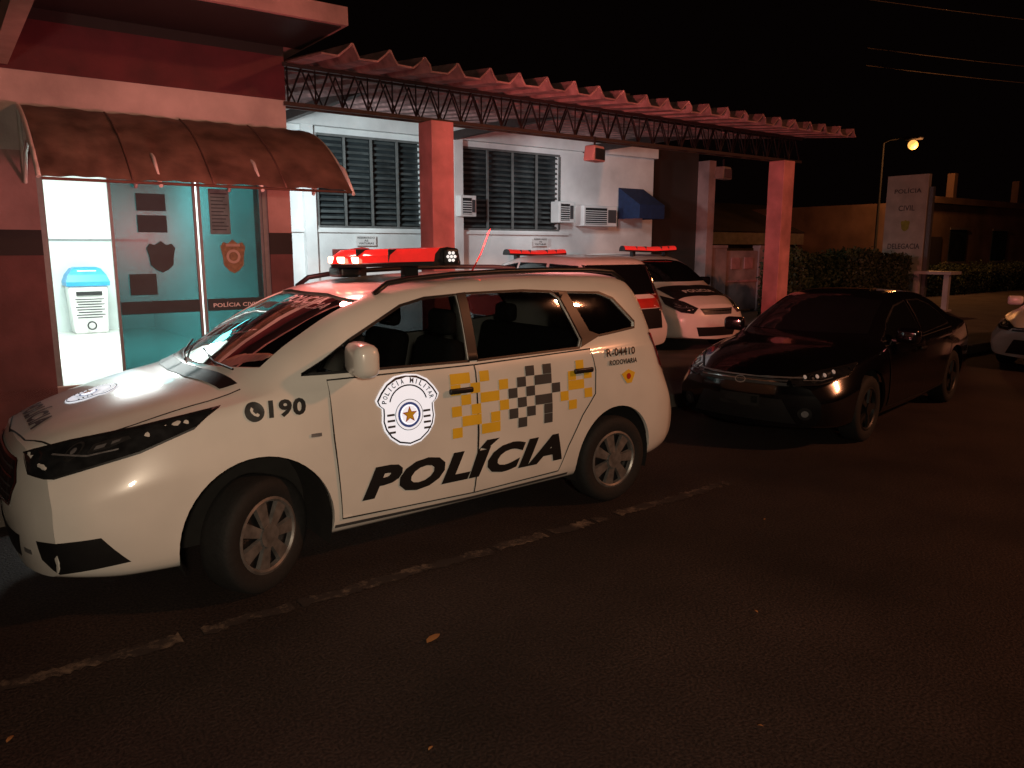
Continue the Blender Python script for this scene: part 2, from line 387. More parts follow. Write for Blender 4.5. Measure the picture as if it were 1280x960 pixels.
def make_car(name,label,cat,P,loc,rz,paint,cutwin=False,group=None,steer=0,style=0,glass='darkglass'):
    car=thing(name,label,cat,loc,rz,group)
    bm=shell_bm(P); bvh=BVHTree.FromBMesh(bm)
    me=bpy.data.meshes.new('body'); bm.to_mesh(me); bm.free()
    body=bpy.data.objects.new('body',me); COL.objects.link(body)
    so=body.modifiers.new('s','SOLIDIFY'); so.thickness=.028; so.offset=-1
    tmp=[]
    def cut(meshes):
        bmc=bmesh.new()
        for c in meshes: bmc.from_mesh(c)
        mc=bpy.data.meshes.new('cc'); bmc.to_mesh(mc); bmc.free()
        o=bpy.data.objects.new('cut',mc); COL.objects.link(o); tmp.append(o)
        b=body.modifiers.new('b','BOOLEAN'); b.operation='DIFFERENCE'; b.object=o; b.solver='EXACT'
    AR=P['arches']; cs=[]; zc=P['wr']+.01
    for wx,(rx,rz_) in zip(P['wheels'],AR):
        cs.append(prism([(wx+rx*math.cos(a*2*math.pi/48),zc+(rz_ if a<=24 else rx)*math.sin(a*2*math.pi/48)) for a in range(48)],'y',-1.3,1.3))
    if cutwin:
        for w in P['sidewin']: cs.append(prism(w,'y',-1.3,1.3))
    cut(cs)
    if cutwin: cut([prism(P['wind'],'x',.55,2.3)])
    dg=bpy.context.evaluated_depsgraph_get(); dg.update()
    nm=bpy.data.meshes.new_from_object(body.evaluated_get(dg))
    body.modifiers.clear(); body.data=nm; nm.name='body'
    for o in tmp: bpy.data.objects.remove(o)
    nm.materials.clear(); nm.materials.append(M[paint])
    for p in nm.polygons: p.use_smooth=True; p.material_index=0
    nm.set_sharp_from_angle(angle=rad(30))
    attach(body,car)
    for wx,(rx,rz_) in zip(P['wheels'],AR):
        for s in (-1,1):
            bm=bmesh.new()
            y1=s*(P['W']-.045); y0=s*.40; A=[];B=[]
            for k in range(25):
                a=rad(-20+220*k/24); ss=math.sin(a); X=wx+(rx-.004)*math.cos(a); Z=zc+((rz_ if ss>0 else rx)-.004)*ss
                A.append(bm.verts.new((X,y1,Z)));B.append(bm.verts.new((X,y0,Z)))
            for k in range(24): bm.faces.new((A[k],A[k+1],B[k+1],B[k]))
            bm.faces.new(B)
            mkobj('wheel_well',bm,M['liner'],car)
    for i,wx in enumerate(P['wheels']):
        for s in (-1,1): wheel(car,wx,s*(P['W']-.12),s,P['wr'],steer if i==0 else 0,style=style,rimmat='darkrim' if paint=='blackpaint' else 'silver')
    o1=-.012 if cutwin else .004
    def grow(poly,k):
        cx=sum(p[0] for p in poly)/len(poly); cy=sum(p[1] for p in poly)/len(poly)
        return [(p[0]+math.copysign(k,p[0]-cx),p[1]+math.copysign(k,p[1]-cy)) for p in poly]
    g=.012 if cutwin else 0
    for w in P['sidewin']:
        for mirror in (False,True):
            surf('window',[([grow(w,g)],glass,o1)],(0,0,0),(1,0,0),(0,0,1),(0,1,0),bvh,car,mirror=mirror)
    surf('windshield',[([grow(P['wind'],g)],glass,o1)],(0,0,0),(0,1,0),(0,0,1),(1,0,0),bvh,car)
    surf('rear_window',[([P['rearwin']],'darkglass',.004)],(P['L'],0,0),(0,1,0),(0,0,1),(-1,0,0),bvh,car)
    for mirror in (False,True):
        for w in P['sidewin']:
            surf('window_trim',[(strip(w,.016,True),'black',.004)],(0,0,0),(1,0,0),(0,0,1),(0,1,0),bvh,car,mirror=mirror)
    for d,hpoly in P['doors']:
        for mirror in (False,True):
            dr=surf('door',[([d],paint,.006),(strip(d,.009,True),'gap',.0085)],(0,0,0),(1,0,0),(0,0,1),(0,1,0),bvh,car,mirror=mirror)
            hx,hz=hpoly
            loc=bvh.ray_cast(Vector((hx,-2.5,hz)),Vector((0,1,0)))[0]
            bm=bmesh.new(); sy=1 if mirror else -1
            addbox(bm,(hx,sy*(abs(loc.y)+.03),hz),(.17,.025,.035),None,0,.01)
            mkobj('handle',bm,M[P.get('handle','black')],dr,smooth=True)
    for mirror in (False,True):
        pts=P['headlight']; D=Vector((.8,.6,0)); U=Vector((.6,-.8,0)); poly=[(Vector(p).dot(U),p[2]) for p in pts]
        cx=sum(p[0] for p in poly)/len(poly); cz=sum(p[1] for p in poly)/len(poly)
        sc=P.get('hls',1)
        lay=[([poly],'lampglass',.005),(strip(poly,.010,True),'black',.009)]
        lay+=[([circ(cx-.10*sc,cz-.015,.036*sc)],'lampdim',.008),([circ(cx-.10*sc,cz-.015,.028*sc)],'lampglass',.0095),([circ(cx-.10*sc,cz-.015,.012*sc)],'lampwhite',.011),
              ([[(cx-.03,cz-.02),(cx+.05,cz+.0),(cx+.12,cz+.035),(cx+.10,cz+.045),(cx+.02,cz+.03),(cx-.03,cz+.012)]],'lampdim',.008),
              ([[(cx-.01,cz-.008),(cx+.03,cz+.002),(cx+.03,cz+.016),(cx-.01,cz+.006)],[(cx+.05,cz+.012),(cx+.08,cz+.024),(cx+.08,cz+.034),(cx+.05,cz+.024)]],'lampwhite',.010),
              (strip([(cx-.20*sc,cz-.03),(cx-.02,cz-.03),(cx+.09,cz-.005)],.006),'lampwhite',.0105)]
        if paint=='blackpaint':
            lay.append(([circ(cx+d_,cz+e_,.015) for d_,e_ in ((-.16,-.005),(-.05,-.0),(.02,.01),(.11,.035))],'lampglint',.013))  # bright dots painted as headlight glints
        surf('headlight',lay,(0,0,0),U,(0,0,1),D,bvh,car,mirror=mirror,grid=.04)
        surf('tail_light',[([P['tail']],'redtail',.007)],(0,0,0),(1,0,0),(0,0,1),(0,1,0),bvh,car,mirror=mirror)
        if 'tailr' in P: surf('tail_light',[([P['tailr']],'redtail',.008)],(P['L'],0,0),(0,1,0),(0,0,1),(-1,0,0),bvh,car,mirror=mirror)
        mx,mz=P['mirror']; ms=P.get('mscale',1)
        sy=1 if mirror else -1
        bm=bmesh.new(); ym=P['W']+.07
        addbox(bm,(mx,sy*ym,mz),(.12*ms,.23*ms,.155*ms),Matrix.Rotation(sy*rad(10),3,'Z'),0,.045*ms)
        addbox(bm,(mx+.02,sy*(ym-.15),mz-.06),(.06,.16,.035),None,1,.01)
        mkobj('side_mirror',bm,[M[P.get('mirmat',paint)],M['black']],car,smooth=True)
    for nm_,poly,mat in P['front']:
        lay=[([poly],mat,.005)]
        if nm_=='grille':
            y0=min(p[0] for p in poly);y1=max(p[0] for p in poly);z0=min(p[1] for p in poly);z1=max(p[1] for p in poly)
            for k in range(1,5):
                zz=z0+(z1-z0)*k/5
                lay.append(([rect(y0*.86,zz-.005,y1*.86,zz+.005)],'chrome' if k==3 else 'grey',.008))
            for k in range(-4,5):
                lay.append(([rect(y1*.19*k-.004,z0+.012,y1*.19*k+.004,z1-.012)],'grey',.0075))
            if cutwin: lay.append((strip(poly,.016,True),'chrome',.011))
        surf(nm_,lay,(0,0,0),(0,1,0),(0,0,1),(1,0,0),bvh,car)
    return car,bvh,body
def lightbar(car,x0,z0,half,sweep,h=.14):
    bm=bmesh.new(); rows=[]
    n=16
    for i in range(n+1):
        y=-half+2*half*i/n; a=abs(y)/half
        x=x0+sweep*a**1.25; wd=.15*(1-.35*a**3)
        zz=z0+.02*a
        sec=[(-wd,.0),(-wd*1.02,.02),(-wd*.98,.026),(-wd*.9,h*.62),(-wd*.55,h-.008),(0,h),(wd*.55,h-.008),(wd*.9,h*.62),(wd*.98,.026),(wd*1.02,.02),(wd,0)]
        rows.append([bm.verts.new((x+p,y,zz+q)) for p,q in sec])
    m=len(rows[0])
    for a,b in zip(rows[:-1],rows[1:]):
        for k in range(m):
            f=bm.faces.new((a[k],a[(k+1)%m],b[(k+1)%m],b[k])); f.material_index=1 if (k in (0,1,8,9,10)) else 0
    for r in (rows[0],rows[-1]): f=bm.faces.new(r); f.material_index=1
    for s in (-1,1): addbox(bm,(x0+sweep*.6,s*half*.62,z0-.03),(.1,.05,.08),None,1)
    for s in (-1,1):
        for a in (.3,.62):
            y=s*half*a; x=x0+sweep*a**1.25
            addbox(bm,(x,y,z0+h*.5+.008),(.29*(1-.35*a**3),.008,h*.95),None,1,.003)
    return mkobj('light_bar',bm,[M['redlens'],M['black']],car,smooth=True,sharp=35)
# --- wagon (main police car)
SP=dict(L=4.42,x0=-.06,W=.87,crown=.058,nosez=.55,nk=(.10,.04),rk=.12,sp=2.8,
 top=[(-.06,.90),(.06,.965),(.28,1.03),(.55,1.09),(.82,1.14),(1.2,1.355),(1.6,1.545),(1.8,1.60),(2.1,1.64),(2.6,1.668),(3.1,1.678),(3.6,1.672),(3.98,1.645),(4.10,1.595),(4.21,1.41),(4.32,1.10),(4.38,.96),(4.42,.86)],
 belt=[(-.06,.81),(.3,.95),(.6,1.015),(.9,1.07),(1.3,1.105),(2.5,1.12),(3.6,1.15),(4.1,1.17),(4.25,1.05),(4.42,.74)],
 wm=[(-.06,.74),(.02,.80),(.2,.85),(.45,.868),(1.2,.872),(3.6,.872),(4.1,.86),(4.3,.83),(4.42,.76)],
 wb=[(-.06,.67),(.05,.73),(.25,.775),(.6,.80),(1.2,.835),(3.6,.835),(4.1,.80),(4.42,.66)],
 wt=[(-.06,.52),(.25,.64),(.8,.72),(1.2,.73),(1.8,.685),(2.4,.68),(3.6,.67),(4.05,.645),(4.25,.63),(4.42,.54)],
 bot=[(-.06,.27),(.2,.235),(1,.22),(3.3,.24),(4.1,.27),(4.42,.33)],
 sweep=[(-.06,.26),(.8,.30),(1.7,.2),(2.5,0),(4.42,0)],
 arches=((.415,.44),(.37,.395)),wheels=(1.04,3.64),wr=.318,
 sidewin=[[(1.32,1.165),(1.62,1.33),(1.98,1.505),(2.15,1.542),(2.385,1.558),(2.39,1.15)],
          [(2.45,1.15),(2.44,1.56),(2.9,1.565),(3.14,1.55),(3.20,1.51),(3.33,1.22),(3.30,1.165)],
          [(3.26,1.545),(3.58,1.528),(3.70,1.485),(3.88,1.31),(3.87,1.27),(3.50,1.235),(3.40,1.27)]],
 wind=[(-.655,1.205),(-.3,1.19),(.3,1.19),(.655,1.205),(.61,1.545),(.3,1.57),(-.3,1.57),(-.61,1.545)],
 rearwin=[(-.58,1.15),(.58,1.15),(.54,1.52),(-.54,1.52)],
 doors=[([(1.45,1.125),(1.46,.80),(1.50,.33),(2.40,.31),(2.415,.7),(2.415,1.125)],(2.29,.985)),
        ([(2.42,1.125),(2.42,.7),(2.405,.31),(3.10,.33),(3.17,.5),(3.29,.70),(3.41,.84),(3.42,1.0),(3.39,1.15)],(3.29,1.015))],
 headlight=[(.08,-.42,.86),(.28,-.54,.915),(.5,-.70,.965),(.83,-.82,1.035),(.74,-.81,.95),(.56,-.75,.865),(.30,-.58,.775),(.14,-.48,.78)],
 tail=[(4.02,1.22),(4.14,1.20),(4.26,.99),(4.22,.90),(4.10,.98)],tailr=[(-.74,.92),(-.58,.92),(-.60,1.08),(-.72,1.10)],mirror=(1.61,1.24),handle='black',mirmat='white',mscale=1.2,
 front=[('grille',[(-.40,.82),(.40,.82),(.45,.72),(.38,.60),(-.38,.60),(-.45,.72)],'black'),
        ('bumper_intake',[(-.46,.46),(.46,.46),(.40,.33),(-.40,.33)],'black')],)
car,bvh,body=make_car('police_car','white police station wagon with red roof light bar parked at kerb','police car',SP,(.22,4.77,0),0,'white',cutwin=True,glass='glass',steer=rad(28))
def side(name,layers,parent=None,grid=.05,**k):
    return surf(name,layers,(0,0,0),(1,0,0),(0,0,1),(0,1,0),bvh,parent or car,grid=grid)
side('pillar_trim',[([[(2.385,1.15),(2.455,1.15),(2.445,1.565),(2.38,1.56)]],'black',.010)])
side('pillar_trim',[([[(3.20,1.51),(3.145,1.555),(3.265,1.548),(3.41,1.27),(3.50,1.232),(3.31,1.165),(3.332,1.22)]],'black',.010)])
side('lettering',[(off2(textpolys('POLÍCIA',1.50,.235,.3,.055),2.365,.53),'blacktxt',.011)])
side('lettering',[([circ(1.045,1.0,.05)],'blacktxt',.006),(off2([[(-.022,.012),(-.014,.026),(-.004,.016),(-.008,.004),(.004,-.010),(.014,-.006),(.024,-.016),(.014,-.026),(-.004,-.018),(-.018,-.002)]],1.045,1.0),'white',.008),
   (off2(textpolys('190',.20,.092,.05,.04),1.215,1.005),'blacktxt',.006)])
yl=[];gr=[]
q=.072
for r,row in enumerate(["YY.Y....G.G...Y.",
                        "Y.Y..Y.G.GG..Y.Y",
                        ".Y.YY.G.G..G.YY.",
                        "Y.Y..Y.G.GG.Y..Y",
                        ".YY.Y.G.G.G..Y..",
                        "Y..YY..G..G....."]):
    for c,ch in enumerate(row):
        x=2.225+c*q; z=1.085-r*.066
        rc=rect(x,z-.064,x+q,z)
        if ch=='Y': yl.append(rc)
        if ch=='G': gr.append(rc)
side('checker_pattern',[(yl,'yellow',.011),(gr,'grey',.011)])
side('lettering',[(off2(textpolys('R-04410',.29,.052,.1,.03),3.67,1.11),'blacktxt',.013)],grid=.02)
side('lettering',[(off2(textpolys('RODOVIARIA',.28,.036,.1,.03),3.69,1.04),'blacktxt',.011)],grid=.03)
side('emblem',[(off2([[(-.07,.02),(0,.05),(.07,.02),(.03,-.05),(-.02,-.05)]],3.74,.93),'yellow',.008),([circ(3.74,.93,.022)],'red',.010)])
def shield(cx,cy,w,h,o):
    base=[(0,.5),(.17,.48),(.32,.41),(.42,.30),(.49,.19),(.46,.12),(.40,.07),(.40,-.02),(.41,-.12),(.38,-.24),(.30,-.36),(.17,-.46),(0,-.5)]
    poly=base+[(-a,b) for a,b in reversed(base[1:-1])]
    def sc(k): return [(cx+a*w*k,cy+b*h*k) for a,b in poly]
    L=[([sc(1.05)],'reflectglow',o),([sc(1.0)],'blacktxt',o+.0015),([sc(.95)],'reflectglow',o+.003)]
    arc=[(cx+.30*w*math.cos(a),cy+.10*h+.27*h*math.sin(a)) for a in [rad(12+156*i/16) for i in range(17)]]
    L.append((strip(arc,w*.02),'blacktxt',o+.0045))
    st=[]
    for s in (-1,1):
        for k in range(4):
            y0=cy-.03*h-k*.085*h; xa,xb=sorted((cx+s*.23*w,cx+s*.35*w)); st.append(rect(xa,y0-.02*h,xb,y0+.012*h))
    L.append((st,'grey',o+.0045))
    L.append(([circ(cx,cy-.06*h,.225*w)],'grey',o+.006)); L.append(([circ(cx,cy-.06*h,.215*w)],'reflectglow',o+.0066)); L.append((strip(circ(cx,cy-.06*h,.165*w),.035*w,True),'blue',o+.0075))
    L.append(([circ(cx,cy-.06*h,.130*w)],'reflectglow',o+.0105))
    star=[(cx+(.125 if i%2==0 else .055)*w*math.sin(i*math.pi/5),cy-.06*h+(.125 if i%2==0 else .055)*w*math.cos(i*math.pi/5)) for i in range(10)]
    L.append(([star],'red',o+.012)); 
    star=[(cx+(.095 if i%2==0 else .045)*w*math.sin(i*math.pi/5),cy-.06*h+(.095 if i%2==0 else .045)*w*math.cos(i*math.pi/5)) for i in range(10)]
    L.append(([star],'yellow',o+.0135))
    tx=[];s='POLICIA MILITAR'
    for i,ch in enumerate(s):
        if ch==' ':continue
        a=rad(172-164*i/(len(s)-1)); wc=.035*w if ch!='I' else .01*w
        if ch=='M':wc=.045*w
        tx+=off2(textpolys(ch,wc*1.3,.075*h,0,.02),cx+.385*w*math.cos(a),cy+.12*h+.315*h*math.sin(a),a-math.pi/2)
    L.append((tx,'blacktxt',o+.0048))
    return L
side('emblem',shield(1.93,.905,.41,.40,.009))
side('sill_trim',[(strip([(1.46,.285),(2.4,.27),(3.2,.29)],.02),'grey',.004)])
side('side_marker',[([rect(1.33,.83,1.39,.85)],'lampwhite',.008)])
HT=dict(U=(0,-1,0),V=(1,0,0),D=(0,0,-1))
surf('hood_lettering',[(textpolys('POLÍCIA',.58,.13,0,.045),'blacktxt',.005)],(.16,.03,1.2),HT['U'],HT['V'],HT['D'],bvh,car)
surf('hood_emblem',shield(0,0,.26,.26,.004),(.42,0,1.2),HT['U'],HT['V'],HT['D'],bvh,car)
surf('hood_seam',[(strip([(-.62,.20),(-.67,.5),(-.70,.85),(-.70,1.02)],.008),'gap',.003),(strip([(.62,.20),(.67,.5),(.70,.85),(.70,1.02)],.008),'gap',.003),
   (strip([(-.62,.20),(-.35,.06),(0,.02),(.35,.06),(.62,.20)],.008),'gap',.003)],(0,0,1.2),HT['U'],HT['V'],HT['D'],bvh,car)
surf('cowl',[([[(-.64,.93),(-.3,.84),(0,.82),(.3,.84),(.64,.93),(.66,1.02),(.3,.93),(0,.905),(-.3,.93),(-.66,1.02)]],'black',.004)],(0,0,1.4),HT['U'],HT['V'],HT['D'],bvh,car)
def onws(y,z): 
    h=bvh.ray_cast(Vector((-2,y,z)),Vector((1,0,0)))[0]; return (h.x-.012,y,z+.004)
for y0 in (-.55,.0):
    tube('wiper',[onws(y0,1.19),onws(y0+.2,1.21),onws(y0+.5,1.25)],.007,M['black'],car)
D=(.8,.6,0);UU=(.6,-.8,0)
def cpoly(pts): return [(Vector(p).dot(Vector(UU)),p[2]) for p in pts]
fg=[(.16,-.53,.465),(.42,-.72,.485),(.48,-.77,.34),(.25,-.60,.305),(.16,-.55,.37)]
for mirror in (False,True):
    surf('fog_light_bezel',[([cpoly(fg)],'black',.005)],(0,0,0),UU,(0,0,1),D,bvh,car,mirror=mirror)
    u0=cpoly([(.12,-.46,.4)])[0][0]
    surf('daytime_running_light',[([rect(u0-.05,.38,u0+.02,.405)],'lampwhite',.008)],(0,0,0),UU,(0,0,1),D,bvh,car,mirror=mirror)
surf('badge',[([[(-.075,.722),(-.03,.722),(-.025,.745),(.03,.745),(.025,.722),(.08,.722),(.075,.695),(.03,.695),(.025,.672),(-.03,.672),(-.025,.695),(-.08,.695)]],'yellow',.014)],(0,0,0),(0,1,0),(0,0,1),(1,0,0),bvh,car)
surf('license_plate',[([rect(-.2,.47,.2,.58)],'plate',.012)],(0,0,0),(0,1,0),(0,0,1),(1,0,0),bvh,car)
surf('windshield_lettering',[(textpolys('POLICIA',.42,.035,0,.02),'plate',.006)],(0,-.25,1.53),(0,-1,0),(0,0,1),(1,0,0),bvh,car)
lb=lightbar(car,2.02,1.715,.60,.36,.115)
bm=bmesh.new(); addbox(bm,(2.40,-.60,1.79),(.11,.06,.105),None,1,.02)
for k in range(7):
    a=2*math.pi*k/6; rr=.026 if k<6 else 0
    q_=bmesh.ops.create_uvsphere(bm,u_segments=8,v_segments=6,radius=.010)
    bmesh.ops.translate(bm,vec=(2.39+rr*math.cos(a),-.635,1.79+rr*math.sin(a)),verts=q_['verts'])
mkobj('alley_light',bm,[M['led'],M['black']],lb)
for y in (.04,-.07,-.17):
    a=abs(y)/.6
    box('lit_module',(2.02+.36*a**1.25-.143,y,1.765),(.02,.085,.04),M['hot'],lb,bev=.006)
box('siren_speaker',(2.0,.10,1.685),(.14,.2,.07),M['black'],lb,bev=.02)
for s in (-1,1):
    zz=lambda x: bvh.ray_cast(Vector((x,s*.6,2.5)),Vector((0,0,-1)))[0].z
    xs=[1.86,1.95,2.1,2.4,2.8,3.2,3.6,3.8,3.92]
    tube('roof_rail',[(x,s*.605,zz(x)+(.0 if i in(0,len(xs)-1) else .045)) for i,x in enumerate(xs)],.018,M['black'],car)
tube('antenna',[(2.75,-.3,1.66),(2.84,-.3,1.80),(2.92,-.3,1.97)],[.007,.004,.003],M['redtail'],car)
box('cabin_floor',(2.34,0,.42),(1.6,1.5,.06),M['seat'],car)
box('dashboard',(1.28,0,1.02),(.45,1.42,.2),M['seat'],car,bev=.06)
for s in (-1,1):
    inn=bmesh.new()
    addbox(inn,(2.1,s*.38,.62),(.52,.5,.2),None,0,.06)
    addbox(inn,(2.40,s*.38,.95),(.16,.48,.62),Matrix.Rotation(rad(12),3,'Y'),0,.06)
    addbox(inn,(2.47,s*.38,1.36),(.1,.26,.17),None,0,.045)
    mkobj('seat',inn,M['seat'],car,smooth=True)
inn=bmesh.new()
addbox(inn,(3.2,0,.62),(.5,1.3,.2),None,0,.06); addbox(inn,(3.5,0,.95),(.16,1.3,.6),Matrix.Rotation(rad(12),3,'Y'),0,.06)
for y in (-.4,.4): addbox(inn,(3.57,y,1.32),(.09,.24,.15),None,0,.04)
mkobj('rear_seat',inn,M['seat'],car,smooth=True)
bm=bmesh.new(); addtube(bm,[(1.68+.07*math.cos(a),-.38+.19*math.sin(a),1.08+.17*math.cos(a)) for a in [2*math.pi*i/24 for i in range(25)]],.014,6)
addbox(bm,(1.66,-.38,1.08),(.04,.3,.04),None,0)
mkobj('steering_wheel',bm,M['black'],car)
# --- sedan
SE=dict(L=4.6,W=.88,crown=.055,nosez=.5,nk=(.16,.05),
 top=[(0,.68),(.12,.74),(.35,.82),(.7,.89),(1.08,.945),(1.5,1.13),(1.95,1.31),(2.2,1.36),(2.7,1.385),(3.1,1.365),(3.5,1.29),(3.95,1.12),(4.2,1.07),(4.45,1.04),(4.54,.95),(4.6,.85)],
 belt=[(0,.58),(.35,.72),(.7,.80),(1.1,.85),(2,.88),(3.4,.93),(4.1,.965),(4.45,.92),(4.6,.74)],
 wm=[(0,.72),(.08,.79),(.25,.85),(.5,.875),(1.2,.88),(3.7,.88),(4.2,.86),(4.45,.82),(4.6,.74)],
 wb=[(0,.64),(.1,.71),(.3,.77),(.6,.81),(1.2,.84),(3.6,.83),(4.3,.79),(4.6,.62)],
 wt=[(0,.46),(.3,.6),(.9,.70),(1.2,.71),(1.9,.60),(2.4,.58),(3.3,.57),(3.9,.62),(4.4,.62),(4.6,.52)],
 bot=[(0,.22),(.3,.19),(1,.18),(3.5,.2),(4.2,.24),(4.6,.3)],
 sweep=[(0,.24),(.9,.24),(1.9,.15),(2.5,0),(4.6,0)],
 arches=((.37,.375),(.37,.375)),wheels=(.95,3.65),wr=.32,
 sidewin=[[(1.42,.925),(1.75,1.09),(2.1,1.235),(2.45,1.275),(2.46,.925)],[(2.52,.93),(2.52,1.277),(2.9,1.268),(3.2,1.2),(3.4,1.1),(3.5,.975)]],
 wind=[(-.64,.99),(.64,.99),(.54,1.29),(.2,1.32),(-.2,1.32),(-.54,1.29)],
 rearwin=[(-.5,1.12),(.5,1.12),(.46,1.28),(-.46,1.28)],
 doors=[([(1.40,.88),(1.42,.28),(2.48,.27),(2.49,.90)],(2.35,.79)),([(2.49,.90),(2.48,.27),(3.12,.28),(3.22,.5),(3.44,.72),(3.52,.93)],(3.35,.82))],
 headlight=[(.12,-.42,.66),(.35,-.62,.725),(.72,-.82,.78),(.55,-.78,.68),(.3,-.6,.62),(.14,-.44,.61)],hls=.9,
 tail=[(4.2,.96),(4.4,.94),(4.44,.78),(4.3,.78)],mirror=(1.62,.98),
 front=[('grille',[(-.5,.66),(.5,.66),(.45,.60),(-.45,.60)],'black'),('bumper_intake',[(-.4,.48),(.4,.48),(.52,.26),(-.52,.26)],'black'),
        ('license_plate',[(-.2,.5),(.2,.5),(.2,.39),(-.2,.39)],'gap')])
c2,b2,_=make_car('parked_car','black four-door sedan parked nose out behind the police wagon','car',SE,(6.0,4.45,0),rad(9),'blackpaint',style=1,group='cars parked along the street')
surf('bumper_chrome',[([rect(-.52,.664,.52,.675)],'lampwhite',.011)],(0,0,0),(0,1,0),(0,0,1),(1,0,0),b2,c2)
surf('badge',[(strip(circ(0,.628,.05,20,.03),.009,True),'lampwhite',.013)],(0,0,0),(0,1,0),(0,0,1),(1,0,0),b2,c2)
for mirror in (False,True):
    u0=cpoly([(.16,-.56,.36)])[0][0]
    surf('fog_light',[([circ(u0,.36,.06)],'black',.006),([circ(u0,.36,.03)],'lampdim' if mirror else 'lampwhite',.010)],(0,0,0),UU,(0,0,1),D,b2,c2,mirror=mirror)
# --- compact minivan police cars
MV=dict(L=4.1,W=.84,crown=.07,nosez=.5,nk=(.2,.05),
 top=[(0,.78),(.12,.86),(.3,.94),(.6,1.01),(.85,1.07),(1.25,1.28),(1.6,1.45),(1.85,1.53),(2.3,1.59),(3.0,1.60),(3.5,1.58),(3.80,1.52),(3.92,1.30),(4.02,1.05),(4.1,.90)],
 belt=[(0,.68),(.3,.84),(.6,.91),(.9,.97),(1.3,1.0),(3.4,1.05),(3.8,1.05),(4.1,.7)],
 wm=[(0,.64),(.08,.73),(.25,.81),(.5,.835),(1.2,.84),(3.4,.84),(3.8,.83),(4.1,.76)],
 wb=[(0,.58),(.1,.65),(.3,.74),(.6,.77),(1.2,.80),(3.4,.80),(3.8,.78),(4.1,.68)],
 wt=[(0,.42),(.3,.58),(.8,.69),(1.2,.70),(1.8,.63),(3.4,.63),(3.8,.62),(4.1,.55)],
 bot=[(0,.24),(.3,.21),(1,.2),(3.3,.22),(4.1,.3)],rk=.08,
 sweep=[(0,.3),(.8,.28),(1.7,.18),(2.4,0),(4.1,0)],
 arches=((.36,.375),(.36,.37)),wheels=(.86,3.35),wr=.305,
 sidewin=[[(1.25,1.04),(1.6,1.25),(1.9,1.42),(2.25,1.47),(2.26,1.04)],[(2.31,1.04),(2.31,1.475),(2.95,1.47),(3.05,1.07)],[(3.10,1.07),(3.02,1.465),(3.62,1.44),(3.82,1.16),(3.75,1.09)]],
 wind=[(-.63,1.12),(.63,1.12),(.57,1.45),(.2,1.49),(-.2,1.49),(-.57,1.45)],
 rearwin=[(-.70,1.04),(.70,1.04),(.62,1.46),(-.62,1.46)],
 doors=[([(1.35,1.0),(1.38,.3),(2.27,.28),(2.285,1.0)],(2.15,.87)),([(2.29,1.0),(2.275,.28),(2.9,.3),(3.0,.5),(3.15,.75),(3.15,1.05)],(3.02,.9))],
 headlight=[(.12,-.36,.72),(.3,-.52,.82),(.62,-.76,.90),(.5,-.74,.78),(.3,-.56,.66),(.16,-.42,.64)],
 tail=[(3.84,1.08),(3.96,1.06),(4.00,.80),(3.86,.80)],tailr=[(-.76,.80),(-.60,.80),(-.62,1.02),(-.74,1.06)],mirror=(1.48,1.1),mirmat='black',
 front=[('grille',[(-.34,.72),(.34,.72),(.28,.62),(-.28,.62)],'black'),('bumper_intake',[(-.42,.42),(.42,.42),(.36,.27),(-.36,.27)],'black')])
def livery(c,b,kind):
    for mirror in (False,True):
        surf('side_stripe',[([[(.75,.80),(1.25,.96),(2.28,.97),(3.1,1.0),(3.8,.98),(3.9,.80),(3.1,.66),(2.2,.64),(1.3,.64)]],'red',.0105)],(0,0,0),(1,0,0),(0,0,1),(0,1,0),b,c,mirror=mirror)
        surf('side_stripe',[([[(1.3,.63),(2.2,.63),(3.0,.65),(2.9,.34),(1.4,.34)]],'blacktxt',.0105)],(0,0,0),(1,0,0),(0,0,1),(0,1,0),b,c,mirror=mirror)
    surf('hood_stripe',[([[(-.56,.42),(0,.34),(.56,.42),(.62,.92),(0,.82),(-.62,.92)]],'blacktxt',.004),(off2(textpolys('POLICIA',.62,.13,0,.03),0,.56),'plate',.006)],(0,0,1.3),HT['U'],HT['V'],HT['D'],b,c)
    surf('license_plate',[([rect(-.2,.44,.2,.55)],'plate',.010)],(0,0,0),(0,1,0),(0,0,1),(1,0,0),b,c)
cA,bA,_=make_car('police_car','white, red and black police minivan parked nose out under the canopy','police car',MV,(10.3,8.1,.15),rad(80),'white',style=1,group='police cars parked under the canopy')
livery(cA,bA,0); lightbar(cA,1.95,1.62,.58,.05,.10)
cB,bB,_=make_car('police_car','white police minivan parked tail out under the canopy','police car',MV,(7.85,11.75,.15),rad(-90),'white',style=1,group='police cars parked under the canopy')
livery(cB,bB,1); lightbar(cB,1.8,1.57,.58,.05,.09)
surf('tailgate_panel',[([[(-.58,.84),(.58,.84),(.62,.55),(-.62,.55)]],'blacktxt',.006),([[(-.56,.98),(.56,.98),(.58,.85),(-.58,.85)]],'red',.006)],(4.1,0,0),(0,1,0),(0,0,1),(-1,0,0),bB,cB)
cC,bC,_=make_car('police_car','white police sedan with white licence plate parked at the kerb','police car',SE,(13.0,4.35,0),rad(2),'white',style=1,group='cars parked along the street')
surf('license_plate',[([rect(-.2,.38,.2,.50)],'plate',.012),(off2(textpolys('A',.05,.07,0,.02),-.12,.44),'blacktxt',.014)],(0,0,0),(0,1,0),(0,0,1),(1,0,0),bC,cC)
